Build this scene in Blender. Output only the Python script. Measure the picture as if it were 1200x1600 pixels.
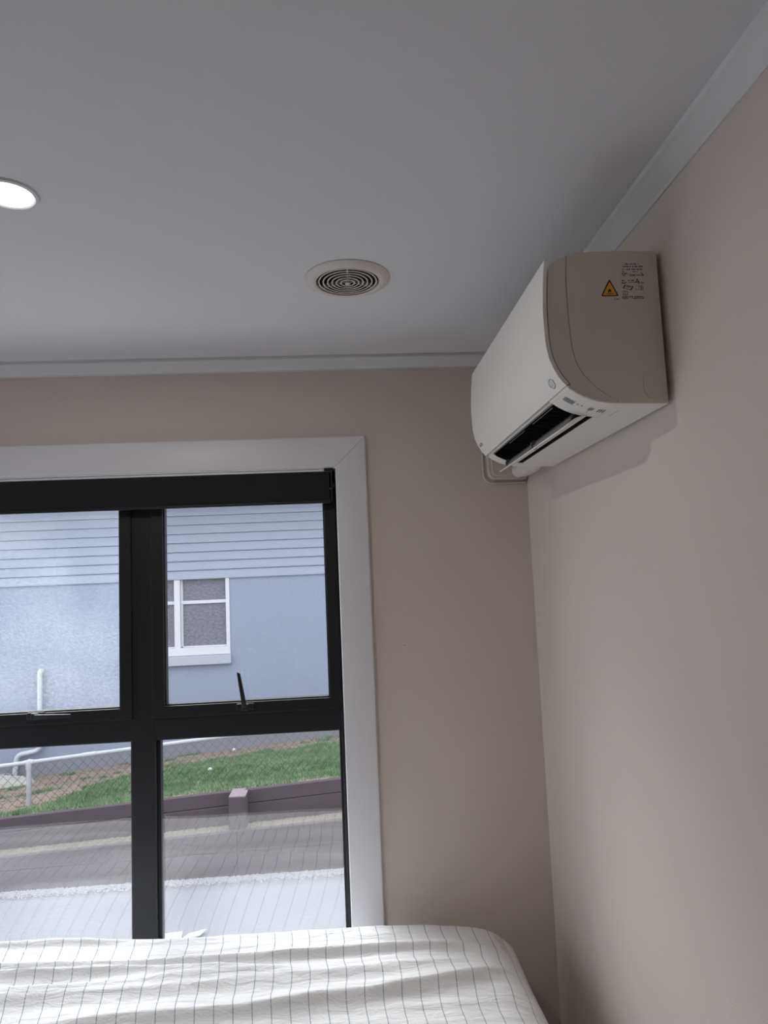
import bpy, bmesh, math, random
import numpy as np
from mathutils import Vector, Matrix, noise
random.seed(7); rng = np.random.default_rng(7)
SC = bpy.context.scene; COL = SC.collection
for o in list(bpy.data.objects): bpy.data.objects.remove(o)
ZC = 1.62                      # eye height above the bedroom floor

# ------------------------------------------------------------------ camera
F, YAW, PITCH, ROLL = 1078.45, 0.0657, 0.098, -0.0426
cam = bpy.data.cameras.new('camera'); camo = bpy.data.objects.new('camera', cam); COL.objects.link(camo)
cam.sensor_fit = 'VERTICAL'; cam.sensor_height = 24.0; cam.lens = F * 24.0 / 1600.0
cam.clip_start = 0.02; cam.clip_end = 200
cy, sy, cp, sp = math.cos(YAW), math.sin(YAW), math.cos(PITCH), math.sin(PITCH)
fw = Vector((sy*cp, cy*cp, sp)); rt = Vector((cy, -sy, 0)); up = rt.cross(fw)
c_, s_ = math.cos(ROLL), math.sin(ROLL)
r2 = rt*c_ + up*s_; u2 = up*c_ - rt*s_
M = Matrix((r2, u2, -fw)).transposed().to_4x4(); M.translation = Vector((0, 0, ZC))
camo.matrix_world = M; SC.camera = camo

# ------------------------------------------------------------------ world (overcast sky) and exposure
w = bpy.data.worlds.new('sky'); SC.world = w; w.use_nodes = True
nt = w.node_tree; nt.nodes.clear()
wo = nt.nodes.new('ShaderNodeOutputWorld'); bg = nt.nodes.new('ShaderNodeBackground')
tc = nt.nodes.new('ShaderNodeTexCoord'); sx = nt.nodes.new('ShaderNodeSeparateXYZ')
mr = nt.nodes.new('ShaderNodeMapRange'); mr.inputs[1].default_value = -0.1; mr.inputs[2].default_value = 1.0
mx = nt.nodes.new('ShaderNodeMix'); mx.data_type = 'RGBA'
mx.inputs[6].default_value = (0.60, 0.65, 0.74, 1); mx.inputs[7].default_value = (1.35, 1.43, 1.58, 1)
nt.links.new(tc.outputs['Generated'], sx.inputs[0]); nt.links.new(sx.outputs[2], mr.inputs[0])
nt.links.new(mr.outputs[0], mx.inputs[0]); nt.links.new(mx.outputs[2], bg.inputs[0]); nt.links.new(bg.outputs[0], wo.inputs[0])
bg.inputs[1].default_value = 3.0
SC.view_settings.view_transform = 'Standard'; SC.view_settings.look = 'None'
SC.view_settings.gamma = 1.0; SC.view_settings.use_curve_mapping = False; SC.view_settings.exposure = 0.0
SC.cycles.use_denoising = True; SC.cycles.max_bounces = 12; SC.cycles.diffuse_bounces = 7
SC.cycles.transparent_max_bounces = 24; SC.cycles.sample_clamp_indirect = 6.0
DOWNLIGHT_W = 5.0
# added soft sun, guessed beyond the neighbour's roof at left, brightens the room
sun = bpy.data.lights.new('added_soft_sun', 'SUN'); sun.energy = 7.0; sun.angle = math.radians(40); sun.color = (.95, .975, 1.0)
suno = bpy.data.objects.new('added_soft_sun', sun); COL.objects.link(suno)
SAZ, SEL = math.radians(38), math.radians(40)     # azimuth left of the view axis, elevation
sd = Vector((-math.sin(SAZ)*math.cos(SEL), math.cos(SAZ)*math.cos(SEL), math.sin(SEL)))
suno.rotation_euler = sd.to_track_quat('Z', 'Y').to_euler(); suno.location = (-4, 8, 9)

def portal(name, loc, rot, sx_, sy_):
    l = bpy.data.lights.new(name, 'AREA'); l.shape = 'RECTANGLE'; l.size = sx_; l.size_y = sy_
    l.cycles.is_portal = True
    o = bpy.data.objects.new(name, l); COL.objects.link(o); o.location = loc; o.rotation_euler = rot
    o['kind'] = 'helper'
    return o
portal('window_portal', (-1.04, 2.50, 1.09), (math.radians(-90), 0, 0), 2.15, 2.0)
portal('door_portal', (-2.66, 1.74, 1.10), (0, math.radians(-90), 0), 2.1, 1.1)

# ------------------------------------------------------------------ materials
def rgb(r, g, b):
    f = lambda c: ((c/255+0.055)/1.055)**2.4 if c/255 > 0.04045 else c/255/12.92
    return (f(r), f(g), f(b), 1)
def mat(name, col, rough=0.6, metal=0.0, bump=0.0, bscale=200, var=0.0, vscale=8, spec=0.5, detail=4, stretch=None):
    m = bpy.data.materials.new(name); m.use_nodes = True; n = m.node_tree; b = n.nodes['Principled BSDF']
    b.inputs['Base Color'].default_value = col; b.inputs['Roughness'].default_value = rough
    b.inputs['Metallic'].default_value = metal; b.inputs['Specular IOR Level'].default_value = spec
    t = n.nodes.new('ShaderNodeTexCoord'); src = t.outputs['Object']
    if stretch:
        mp = n.nodes.new('ShaderNodeMapping'); mp.inputs['Scale'].default_value = stretch
        n.links.new(src, mp.inputs[0]); src = mp.outputs[0]
    if bump:
        k = n.nodes.new('ShaderNodeTexNoise'); k.inputs['Scale'].default_value = bscale; k.inputs['Detail'].default_value = detail
        bp = n.nodes.new('ShaderNodeBump'); bp.inputs['Strength'].default_value = bump; bp.inputs['Distance'].default_value = 0.002
        n.links.new(src, k.inputs['Vector']); n.links.new(k.outputs['Fac'], bp.inputs['Height']); n.links.new(bp.outputs[0], b.inputs['Normal'])
    if var:
        k = n.nodes.new('ShaderNodeTexNoise'); k.inputs['Scale'].default_value = vscale; k.inputs['Detail'].default_value = 5
        x = n.nodes.new('ShaderNodeMix'); x.data_type = 'RGBA'; x.clamp_factor = True
        x.inputs[6].default_value = tuple(c*(1-var) for c in col[:3])+(1,); x.inputs[7].default_value = tuple(min(1, c*(1+var)) for c in col[:3])+(1,)
        n.links.new(src, k.inputs['Vector']); n.links.new(k.outputs['Fac'], x.inputs[0]); n.links.new(x.outputs[2], b.inputs['Base Color'])
    return m
MT = {}
MT['wall'] = mat('beige_wall_paint', rgb(210, 200, 192), 0.75, bump=0.25, bscale=350, var=0.015, vscale=3, spec=0.25)
MT['ceil'] = mat('white_ceiling_paint', rgb(219, 219, 222), 0.85, bump=0.15, bscale=300, var=0.01, vscale=2, spec=0.2)
MT['cornice'] = mat('white_cornice_paint', rgb(215, 216, 217), 0.6, bump=0.1, bscale=150)
MT['trim'] = mat('white_gloss_trim_paint', rgb(222, 222, 226), 0.4, bump=0.06, bscale=60)
MT['carpet'] = mat('brown_grey_carpet', rgb(104, 94, 86), 0.95, bump=0.8, bscale=500, var=0.15, vscale=60)
MT['alu'] = mat('black_powdercoat', rgb(18, 18, 22), 0.5, bump=0.12, bscale=900)
MT['blind'] = mat('black_blind_fabric', rgb(20, 20, 24), 0.85, bump=0.3, bscale=900)
MT['chrome'] = mat('dark_metal', rgb(70, 70, 74), 0.3, metal=0.8, bump=0.02)
MT['gasket'] = mat('black_rubber', rgb(14, 14, 16), 0.7, bump=0.05)
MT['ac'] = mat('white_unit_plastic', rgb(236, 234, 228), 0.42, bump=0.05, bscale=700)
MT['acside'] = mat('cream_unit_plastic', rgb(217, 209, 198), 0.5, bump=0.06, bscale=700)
MT['dark'] = mat('dark_louvre_plastic', rgb(24, 24, 28), 0.5, bump=0.05)
MT['grey'] = mat('grey_louvre_plastic', rgb(120, 120, 124), 0.45, bump=0.05)
MT['midgrey'] = mat('grey_print', rgb(136, 137, 139), 0.5)
MT['vane'] = mat('charcoal_vane_plastic', rgb(58, 58, 64), 0.5)
MT['print'] = mat('black_print', rgb(38, 34, 36), 0.6)
MT['label'] = mat('label_film', rgb(214, 208, 200), 0.35)
MT['orange'] = mat('amber_sticker', rgb(244, 166, 40), 0.45)
MT['vent'] = mat('ivory_vent_plastic', rgb(214, 206, 200), 0.4, bump=0.04)
MT['ventdark'] = mat('duct_interior', rgb(70, 62, 60), 0.8)
MT['ductp'] = mat('ivory_duct_plastic', rgb(196, 187, 179), 0.4, bump=0.05)
MT['tape'] = mat('white_pipe_tape', rgb(225, 218, 214), 0.5, bump=0.3, bscale=80)
MT['wood'] = mat('pine_slat', rgb(150, 118, 84), 0.6, var=0.2, vscale=6, stretch=(1, 12, 12))
MT['siding'] = mat('pale_blue_grey_board_paint', rgb(152, 158, 174), 0.6, bump=0.15, bscale=90)
MT['render'] = mat('grey_textured_render', rgb(142, 149, 168), 0.9, bump=1.0, bscale=90, var=0.22, vscale=55)
MT['plinth'] = mat('grey_concrete_footing', rgb(130, 132, 138), 0.9, bump=0.6, bscale=60, var=0.08, vscale=12)
MT['whitep'] = mat('white_outdoor_paint', rgb(205, 206, 209), 0.45, bump=0.04)
MT['sillc'] = mat('grey_painted_sill', rgb(170, 174, 184), 0.6, bump=0.1)
MT['pipe'] = mat('white_pvc', rgb(190, 194, 200), 0.4, bump=0.04)
MT['galv'] = mat('galvanised_steel', rgb(170, 172, 178), 0.5, metal=0.25, bump=0.3, bscale=120, var=0.15, vscale=60)
MT['wire'] = mat('weathered_wire', rgb(70, 72, 78), 0.55, metal=0.4)
MT['timber'] = mat('dark_stained_timber', rgb(72, 62, 68), 0.8, bump=0.5, bscale=40, var=0.12, vscale=7, stretch=(1, 8, 8))
MT['timberl'] = mat('weathered_end_grain', rgb(130, 118, 122), 0.9, bump=0.6, bscale=60, var=0.25, vscale=40)
MT['soil'] = mat('dry_clay_soil', rgb(140, 122, 110), 0.95, bump=1.0, bscale=30, var=0.28, vscale=14)
MT['rock'] = mat('pale_concrete_lump', rgb(172, 170, 160), 0.9, bump=0.8, bscale=30, var=0.12, vscale=12)
MT['gravel'] = mat('pale_gravel', rgb(128, 122, 110), 0.9, var=0.35, vscale=30)
MT['gravelw'] = mat('white_gravel', rgb(160, 160, 162), 0.85, var=0.2, vscale=30)
MT['path'] = mat('concrete_path', rgb(116, 116, 121), 0.9, bump=0.5, bscale=60, var=0.06, vscale=5)
MT['roof'] = mat('grey_roof_steel', rgb(110, 112, 118), 0.6)
MT['dirt'] = mat('pale_green_reflection', rgb(196, 222, 216), 0.5)  # pale green of the piece that imitates a reflection

def grass_material():
    m = bpy.data.materials.new('grass_blades'); m.use_nodes = True; n = m.node_tree; b = n.nodes['Principled BSDF']
    t = n.nodes.new('ShaderNodeTexCoord'); k = n.nodes.new('ShaderNodeTexNoise'); k.inputs['Scale'].default_value = 9; k.inputs['Detail'].default_value = 6
    r = n.nodes.new('ShaderNodeValToRGB'); r.color_ramp.elements[0].position = 0.3; r.color_ramp.elements[1].position = 0.7
    r.color_ramp.elements[0].color = rgb(78, 114, 76); r.color_ramp.elements[1].color = rgb(128, 158, 114)
    n.links.new(t.outputs['Object'], k.inputs['Vector']); n.links.new(k.outputs['Fac'], r.inputs[0]); n.links.new(r.outputs[0], b.inputs['Base Color'])
    b.inputs['Roughness'].default_value = 0.6; b.inputs['Specular IOR Level'].default_value = 0.2
    return m
MT['grass'] = grass_material()

def glass_material(name, f0, tint, dirt=0.0):
    m = bpy.data.materials.new(name); m.use_nodes = True; n = m.node_tree; n.nodes.clear(); N = n.nodes.new; L = n.links.new
    out = N('ShaderNodeOutputMaterial'); g = N('ShaderNodeNewGeometry')
    d = N('ShaderNodeVectorMath'); d.operation = 'DOT_PRODUCT'; L(g.outputs['Incoming'], d.inputs[0]); L(g.outputs['Normal'], d.inputs[1])
    a = N('ShaderNodeMath'); a.operation = 'ABSOLUTE'; L(d.outputs['Value'], a.inputs[0])
    s = N('ShaderNodeMath'); s.operation = 'SUBTRACT'; s.inputs[0].default_value = 1; L(a.outputs[0], s.inputs[1])
    p = N('ShaderNodeMath'); p.operation = 'POWER'; p.inputs[1].default_value = 5; L(s.outputs[0], p.inputs[0])
    q = N('ShaderNodeMath'); q.operation = 'MULTIPLY_ADD'; q.inputs[1].default_value = 1-f0; q.inputs[2].default_value = f0; L(p.outputs[0], q.inputs[0])
    tr = N('ShaderNodeBsdfTransparent'); tr.inputs[0].default_value = tint
    gl = N('ShaderNodeBsdfGlossy'); gl.inputs['Roughness'].default_value = 0.0
    mxs = N('ShaderNodeMixShader'); L(q.outputs[0], mxs.inputs[0]); L(tr.outputs[0], mxs.inputs[1]); L(gl.outputs[0], mxs.inputs[2])
    last = mxs.outputs[0]
    if dirt:
        k = N('ShaderNodeTexNoise'); k.inputs['Scale'].default_value = 90; k.inputs['Detail'].default_value = 6
        k2 = N('ShaderNodeTexNoise'); k2.inputs['Scale'].default_value = 3
        t = N('ShaderNodeTexCoord'); mp = N('ShaderNodeMapping'); mp.inputs['Scale'].default_value = (1, 1, 1.6)
        L(t.outputs['Object'], mp.inputs[0]); L(mp.outputs[0], k.inputs['Vector']); L(t.outputs['Object'], k2.inputs['Vector'])
        mm = N('ShaderNodeMath'); mm.operation = 'MULTIPLY'; L(k.outputs['Fac'], mm.inputs[0]); L(k2.outputs['Fac'], mm.inputs[1])
        r = N('ShaderNodeMapRange'); r.inputs[1].default_value = 0.15; r.inputs[2].default_value = 0.42; r.inputs[3].default_value = 0; r.inputs[4].default_value = dirt
        L(mm.outputs[0], r.inputs[0])
        df = N('ShaderNodeBsdfTranslucent'); df.inputs[0].default_value = (.8, .8, .8, 1)
        m2 = N('ShaderNodeMixShader'); L(r.outputs[0], m2.inputs[0]); L(last, m2.inputs[1]); L(df.outputs[0], m2.inputs[2]); last = m2.outputs[0]
    L(last, out.inputs[0])
    return m
MT['glass'] = glass_material('window_glass', 0.16, (.975, .98, .98, 1))
MT['glassd'] = glass_material('window_glass_with_dust', 0.09, (.975, .98, .98, 1), 0.09)
def obscure():
    m = mat('obscure_glass', rgb(112, 112, 122), 0.35, bump=1.0, bscale=60, var=0.95, vscale=34, stretch=(1, 1, 1.8))
    return m
MT['obscure'] = obscure()

def sheet_material():
    m = bpy.data.materials.new('striped_cotton_sheet'); m.use_nodes = True; n = m.node_tree; N = n.nodes.new; L = n.links.new
    b = n.nodes['Principled BSDF']; b.inputs['Roughness'].default_value = 0.85; b.inputs['Specular IOR Level'].default_value = 0.15
    u = N('ShaderNodeUVMap'); u.uv_map = 'UVMap'; s = N('ShaderNodeSeparateXYZ'); L(u.outputs[0], s.inputs[0])
    d = N('ShaderNodeMath'); d.operation = 'DIVIDE'; d.inputs[1].default_value = 0.048; L(s.outputs[0], d.inputs[0])
    fr = N('ShaderNodeMath'); fr.operation = 'FRACT'; L(d.outputs[0], fr.inputs[0])
    c = N('ShaderNodeMath'); c.operation = 'SUBTRACT'; c.inputs[1].default_value = 0.5; L(fr.outputs[0], c.inputs[0])
    a = N('ShaderNodeMath'); a.operation = 'ABSOLUTE'; L(c.outputs[0], a.inputs[0])
    mrr = N('ShaderNodeMapRange'); mrr.inputs[1].default_value = 0.018; mrr.inputs[2].default_value = 0.030; mrr.inputs[3].default_value = 1; mrr.inputs[4].default_value = 0
    L(a.outputs[0], mrr.inputs[0])
    # broken thread: stripe weight varies finely along its length
    k = N('ShaderNodeTexNoise'); k.inputs['Scale'].default_value = 260; L(u.outputs[0], k.inputs['Vector'])
    kr = N('ShaderNodeMapRange'); kr.inputs[1].default_value = .3; kr.inputs[2].default_value = .6; kr.inputs[3].default_value = .5; kr.inputs[4].default_value = 1; L(k.outputs['Fac'], kr.inputs[0])
    ml = N('ShaderNodeMath'); ml.operation = 'MULTIPLY'; L(mrr.outputs[0], ml.inputs[0]); L(kr.outputs[0], ml.inputs[1])
    x = N('ShaderNodeMix'); x.data_type = 'RGBA'; x.inputs[6].default_value = rgb(236, 235, 234); x.inputs[7].default_value = rgb(128, 146, 166)
    L(ml.outputs[0], x.inputs[0]); L(x.outputs[2], b.inputs['Base Color'])
    kk = N('ShaderNodeTexNoise'); kk.inputs['Scale'].default_value = 26; kk.inputs['Detail'].default_value = 7; kk.inputs['Roughness'].default_value = .62; kk.inputs['Distortion'].default_value = 1.2
    mp = N('ShaderNodeMapping'); mp.inputs['Scale'].default_value = (0.5, 1.5, 1); L(u.outputs[0], mp.inputs[0]); L(mp.outputs[0], kk.inputs['Vector'])
    bp = N('ShaderNodeBump'); bp.inputs['Strength'].default_value = 1.0; bp.inputs['Distance'].default_value = 0.008
    L(kk.outputs['Fac'], bp.inputs['Height']); L(bp.outputs[0], b.inputs['Normal'])
    return m
MT['sheet'] = sheet_material()
def emis(name, col, s):
    m = bpy.data.materials.new(name); m.use_nodes = True; n = m.node_tree; n.nodes.clear()
    o = n.nodes.new('ShaderNodeOutputMaterial'); e = n.nodes.new('ShaderNodeEmission'); e.inputs[0].default_value = col; e.inputs[1].default_value = s
    n.links.new(e.outputs[0], o.inputs[0]); return m
MT['led'] = emis('led_diffuser', (1, .97, .94, 1), 7.0)

# ------------------------------------------------------------------ helpers
def link(name, me, m=None, parent=None, loc=None, label=None, kind=None, cat=None, group=None):
    o = bpy.data.objects.new(name, me); COL.objects.link(o)
    if m is not None and me is not None: me.materials.append(MT[m] if isinstance(m, str) else m)
    if parent is not None: o.parent = parent
    if loc is not None: o.location = loc
    if label: o['label'] = label
    if kind: o['kind'] = kind
    if cat: o['category'] = cat
    if group: o['group'] = group
    return o
def mesh(name, v, f, smooth=False):
    me = bpy.data.meshes.new(name); me.from_pydata([tuple(p) for p in v], [], [tuple(q) for q in f]); me.validate()
    bm = bmesh.new(); bm.from_mesh(me); bmesh.ops.recalc_face_normals(bm, faces=bm.faces); bm.to_mesh(me); bm.free()
    if smooth:
        for p in me.polygons: p.use_smooth = True
    me.update(); return me
def bm_done(bm, name, smooth=False, ang=None):
    me = bpy.data.meshes.new(name); bmesh.ops.recalc_face_normals(bm, faces=bm.faces)
    if smooth:
        for f in bm.faces: f.smooth = True
        if ang is not None:
            for e in bm.edges:
                if len(e.link_faces) == 2 and e.calc_face_angle(0) > ang: e.smooth = False
    bm.to_mesh(me); bm.free(); return me
def add_box(bm, x0, x1, y0, y1, z0, z1, bev=0.0, seg=2):
    r = bmesh.ops.create_cube(bm, size=1)
    for v in r['verts']:
        v.co = Vector(((x0+x1)/2+v.co.x*(x1-x0), (y0+y1)/2+v.co.y*(y1-y0), (z0+z1)/2+v.co.z*(z1-z0)))
    if bev:
        es = {e for v in r['verts'] for e in v.link_edges}
        bmesh.ops.bevel(bm, geom=list(es), offset=bev, segments=seg, affect='EDGES', profile=0.5)
def box(name, b, m, parent=None, bev=0.0, **k):
    bm = bmesh.new(); add_box(bm, *b, bev=bev); return link(name, bm_done(bm, name), m, parent, **k)
def empty(name, loc, label=None, cat=None, group=None, kind=None):
    o = bpy.data.objects.new(name, None); COL.objects.link(o); o.location = loc; o.empty_display_size = 0.1
    if label: o['label'] = label
    if cat: o['category'] = cat
    if group: o['group'] = group
    if kind: o['kind'] = kind
    return o
def under(parent, *objs):
    bpy.context.view_layer.update()
    for o in objs:
        o.parent = parent; o.matrix_parent_inverse = Matrix.Translation(-Vector(parent.location))
def extrude_profile(name, prof, axis, a, b, closed=True, smooth=False, mitre=None, ang=0.6):
    """prof: (p,q); axis 'y' -> (p, t, q); axis 'x' -> (t, p, q)"""
    n = len(prof); V = []
    for k, t in enumerate((a, b)):
        for i, (p, q) in enumerate(prof):
            tt = t + (mitre[k](p, q) if mitre else 0)
            V.append((p, tt, q) if axis == 'y' else (tt, p, q))
    Fc = [(i, (i+1) % n, n+(i+1) % n, n+i) for i in range(n if closed else n-1)]
    if closed: Fc += [tuple(range(n)), tuple(range(2*n-1, n-1, -1))]
    bm = bmesh.new(); vs = [bm.verts.new(p) for p in V]
    for f in Fc: bm.faces.new([vs[i] for i in f])
    return bm_done(bm, name, smooth, ang)
def tube(name, pts, r, seg=12, bend=0.0, bseg=6, closed_ends=True):
    P = [Vector(p) for p in pts]
    if bend:
        Q = [P[0]]
        for i in range(1, len(P)-1):
            a, b, c = P[i-1], P[i], P[i+1]; da = (a-b).normalized(); dc = (c-b).normalized()
            l = min(bend, (a-b).length*0.49, (c-b).length*0.49); s0 = b+da*l; s1 = b+dc*l
            for j in range(bseg+1):
                t = j/bseg; Q.append(s0*(1-t)**2 + b*2*t*(1-t) + s1*t*t)
        Q.append(P[-1]); P = Q
    rr = r if isinstance(r, (list, tuple)) else [r]*len(P)
    bm = bmesh.new(); rings = []; prev = None
    for i, p in enumerate(P):
        d = ((P[i+1]-p) if i == 0 else (p-P[i-1]) if i == len(P)-1 else (P[i+1]-P[i-1])).normalized()
        if prev is None:
            ref = Vector((0, 0, 1)) if abs(d.z) < .9 else Vector((1, 0, 0)); u = d.cross(ref).normalized()
        else: u = (prev - d*prev.dot(d)).normalized()
        prev = u; v = d.cross(u)
        rings.append([bm.verts.new(p+(u*math.cos(2*math.pi*j/seg)+v*math.sin(2*math.pi*j/seg))*rr[i]) for j in range(seg)])
    for a, b in zip(rings, rings[1:]):
        for j in range(seg): bm.faces.new((a[j], a[(j+1) % seg], b[(j+1) % seg], b[j]))
    if closed_ends: bm.faces.new(rings[0]); bm.faces.new(rings[-1])
    return bm_done(bm, name, True, 0.9)
def lathe(name, prof, centre, seg=64, ang=0.7, ref='z'):
    bm = bmesh.new(); rings = []; cx, cy_, cz = centre; n = len(prof)
    for (r, z) in prof:
        rings.append([bm.verts.new((cx+r*math.cos(2*math.pi*j/seg), cy_+r*math.sin(2*math.pi*j/seg), cz+z)) for j in range(seg)])
    for i in range(n):
        a, b = rings[i], rings[(i+1) % n]
        for j in range(seg): bm.faces.new((a[j], a[(j+1) % seg], b[(j+1) % seg], b[j]))
    return bm_done(bm, name, True, ang)
def Zr(z): return z + ZC

# key dimensions (metres; z measured from the floor)
XR, YW, HC = 0.6725, 2.40, Zr(0.7925)
XL, YB = -2.60, -1.60

# ------------------------------------------------------------------ room shell
# window opening in the far wall
OX0, OX1, OZ0, OZ1 = -2.10, -0.0065, 0.10, Zr(0.398)
def wall_with_hole(name, axis, c0, c1, a0, a1, z0, z1, ha0, ha1, hz0, hz1, label):
    bm = bmesh.new()
    for (p0, p1, q0, q1) in ((a0, ha0, z0, z1), (ha1, a1, z0, z1), (ha0, ha1, z0, hz0), (ha0, ha1, hz1, z1)):
        if axis == 'x': add_box(bm, p0, p1, c0, c1, q0, q1)
        else: add_box(bm, c0, c1, p0, p1, q0, q1)
    return link(name, bm_done(bm, name), 'wall', kind='structure', label=label)
wall_with_hole('wall_front', 'x', YW, YW+0.16, XL, XR+0.12, -0.35, HC+0.1, OX0, OX1, OZ0, OZ1, 'beige painted wall around the black framed window')
sc_ = box('scuff_mark', (.204, .213, YW-.0006, YW+.001, Zr(-.2270), Zr(-.2252)), mat('grey_scuff', rgb(110, 100, 92), .8), label='tiny dark scuff on the paint')
sc_.parent = bpy.data.objects['wall_front']
box('wall_right', (XR, XR+0.12, YB, YW, -0.35, HC+0.1), 'wall', kind='structure', label='beige painted wall carrying the air conditioner')
wall_with_hole('wall_left', 'y', XL-0.14, XL, YB, YW+0.16, -0.35, HC+0.1, 1.20, 2.28, 0.05, 2.12, 'beige painted wall with an added opening for daylight')
box('wall_back', (XL-0.14, XR+0.12, YB-0.12, YB, -0.35, HC+0.1), 'wall', kind='structure', label='beige painted wall behind the camera')
box('floor', (XL-0.14, XR+0.12, YB-0.12, YW, -0.35, 0.0), 'carpet', kind='structure', label='brown grey carpeted floor')
bm = bmesh.new()
cv = [bm.verts.new(p) for p in ((XL-.14, YB-.12, HC), (XR+.12, YB-.12, HC), (XR+.12, YW+.16, HC), (XL-.14, YW+.16, HC))]
hv = [bm.verts.new((.045+.0815*math.cos(a), 1.749+.0815*math.sin(a), HC)) for a in np.linspace(0, 2*math.pi, 49)[:-1]]
ed = [bm.edges.new((L_[i], L_[(i+1) % len(L_)])) for L_ in (cv, hv) for i in range(len(L_))]
bmesh.ops.triangle_fill(bm, use_beauty=True, use_dissolve=False, edges=ed)
ex = bmesh.ops.extrude_face_region(bm, geom=list(bm.faces))
for v in ex['geom']:
    if isinstance(v, bmesh.types.BMVert): v.co.z += .1
link('ceiling', bm_done(bm, 'ceiling'), 'ceil', kind='structure', label='flat white painted ceiling')

# cornices: cove profile (a = out from wall, b = down from ceiling)
CORN = [(0, .0455), (.0035, .0455), (.005, .0425), (.009, .039), (.014, .035), (.020, .0285), (.026, .0215), (.031, .0165), (.0365, .013), (.040, .012), (.0415, .0105), (.0415, 0), (0, 0)]
def cornice(name, wall, label):
    if wall == 'front':
        prof = [(YW-a, HC-b) for a, b in CORN]
        me = extrude_profile(name, prof, 'x', XL, XR, smooth=True, mitre=(lambda p, q: (YW-p), lambda p, q: -(YW-p)), ang=.9)
    elif wall == 'right':
        prof = [(XR-a, HC-b) for a, b in CORN]
        me = extrude_profile(name, prof, 'y', YB, YW, smooth=True, mitre=(lambda p, q: (XR-p), lambda p, q: -(XR-p)), ang=.9)
    elif wall == 'left':
        prof = [(XL+a, HC-b) for a, b in CORN]
        me = extrude_profile(name, prof, 'y', YB, YW, smooth=True, mitre=(lambda p, q: (p-XL), lambda p, q: -(p-XL)), ang=.9)
    else:
        prof = [(YB+a, HC-b) for a, b in CORN]
        me = extrude_profile(name, prof, 'x', XL, XR, smooth=True, mitre=(lambda p, q: (p-YB), lambda p, q: -(p-YB)), ang=.9)
    link(name, me, 'cornice', kind='structure', label=label)
cornice('trim_1', 'front', 'white cove cornice along the top of the window wall')
cornice('trim_2', 'right', 'white cove cornice above the air conditioner wall')
cornice('trim_3', 'left', 'white cove cornice above the doorway wall')
cornice('trim_4', 'back', 'white cove cornice above the wall behind the camera')
box('baseboard_front', (XL, XR, YW-0.014, YW, 0, 0.09), 'trim', bev=.003, kind='structure', label='white skirting board under the window wall')
box('baseboard_right', (XR-0.014, XR, YB, YW-0.014, 0, 0.09), 'trim', bev=.003, kind='structure', label='white skirting board along the air conditioner wall')
# open doorway added in the left wall, out of view, to light the room
dr = link('added_doorway', None, kind='structure', label='added black framed doorway in the left wall that lets in daylight')
for nm, b in (('frame', (XL-.09, XL-.04, 1.20, 1.25, .05, 2.12)), ('frame', (XL-.09, XL-.04, 2.23, 2.28, .05, 2.12)), ('frame', (XL-.09, XL-.04, 1.25, 2.23, 2.07, 2.12)), ('frame', (XL-.09, XL-.04, 1.25, 2.23, .05, .10)), ('mullion', (XL-.09, XL-.04, 1.25, 1.29, .10, 2.07))):
    under(dr, box(nm, b, 'alu'))

# ------------------------------------------------------------------ window_1
win = link('window_1', None, kind='structure', label='black aluminium window with white architrave, two opening sashes over fixed panes')
AW, AT = 0.1085, 0.018
AZ = Zr(0.3985); AX = -0.0070      # inner edges of the architrave
def archi(name, pts3, gap=0.0):
    """board from outline pts (x,z) with a rounded inner edge"""
    bm = bmesh.new()
    lo = [bm.verts.new((x, YW, z)) for x, z in pts3]; hi = [bm.verts.new((x, YW-AT, z)) for x, z in pts3]
    n = len(lo); bm.faces.new(hi)
    for i in range(n): bm.faces.new((lo[i], lo[(i+1) % n], hi[(i+1) % n], hi[i]))
    es = []
    bm.edges.ensure_lookup_table()
    for e in bm.edges:
        a, b = e.verts
        if a.co.y < YW-AT+1e-6 and b.co.y < YW-AT+1e-6:
            dx, dz = abs(a.co.x-b.co.x), abs(a.co.z-b.co.z)
            if dx < 1e-4 or dz < 1e-4: es.append(e)
    bmesh.ops.bevel(bm, geom=es, offset=0.006, segments=4, affect='EDGES', profile=0.5)
    me = bm_done(bm, name, True, 0.5); o = link(name, me, 'trim'); under(win, o); return o
g = 0.0006
archi('architrave_board', [(OX0-AW, AZ+AW), (AX+AW-g, AZ+AW), (AX-g, AZ), (OX0, AZ)])
archi('architrave_board', [(AX+AW, AZ+AW-g), (AX+AW, 0.0), (AX, 0.0), (AX, AZ-g)])
archi('architrave_board', [(OX0-AW, AZ+AW), (OX0, AZ), (OX0, 0.0), (OX0-AW, 0.0)])
YF = 2.437       # room face of the aluminium frame
for nm, b in (('reveal_board', (OX0, OX1, YW-.012, YF+.03, OZ1-.004, OZ1+.012)), ('reveal_board', (OX1-.0005, OX1+.014, YW-.012, YF+.03, OZ0, OZ1)),
              ('reveal_board', (OX0-.014, OX0+.002, YW-.012, YF+.03, OZ0, OZ1)), ('sill_board', (OX0, OX1, YW-.03, YF+.03, OZ0-.02, OZ0+.012))):
    under(win, box(nm, b, 'trim'))
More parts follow.
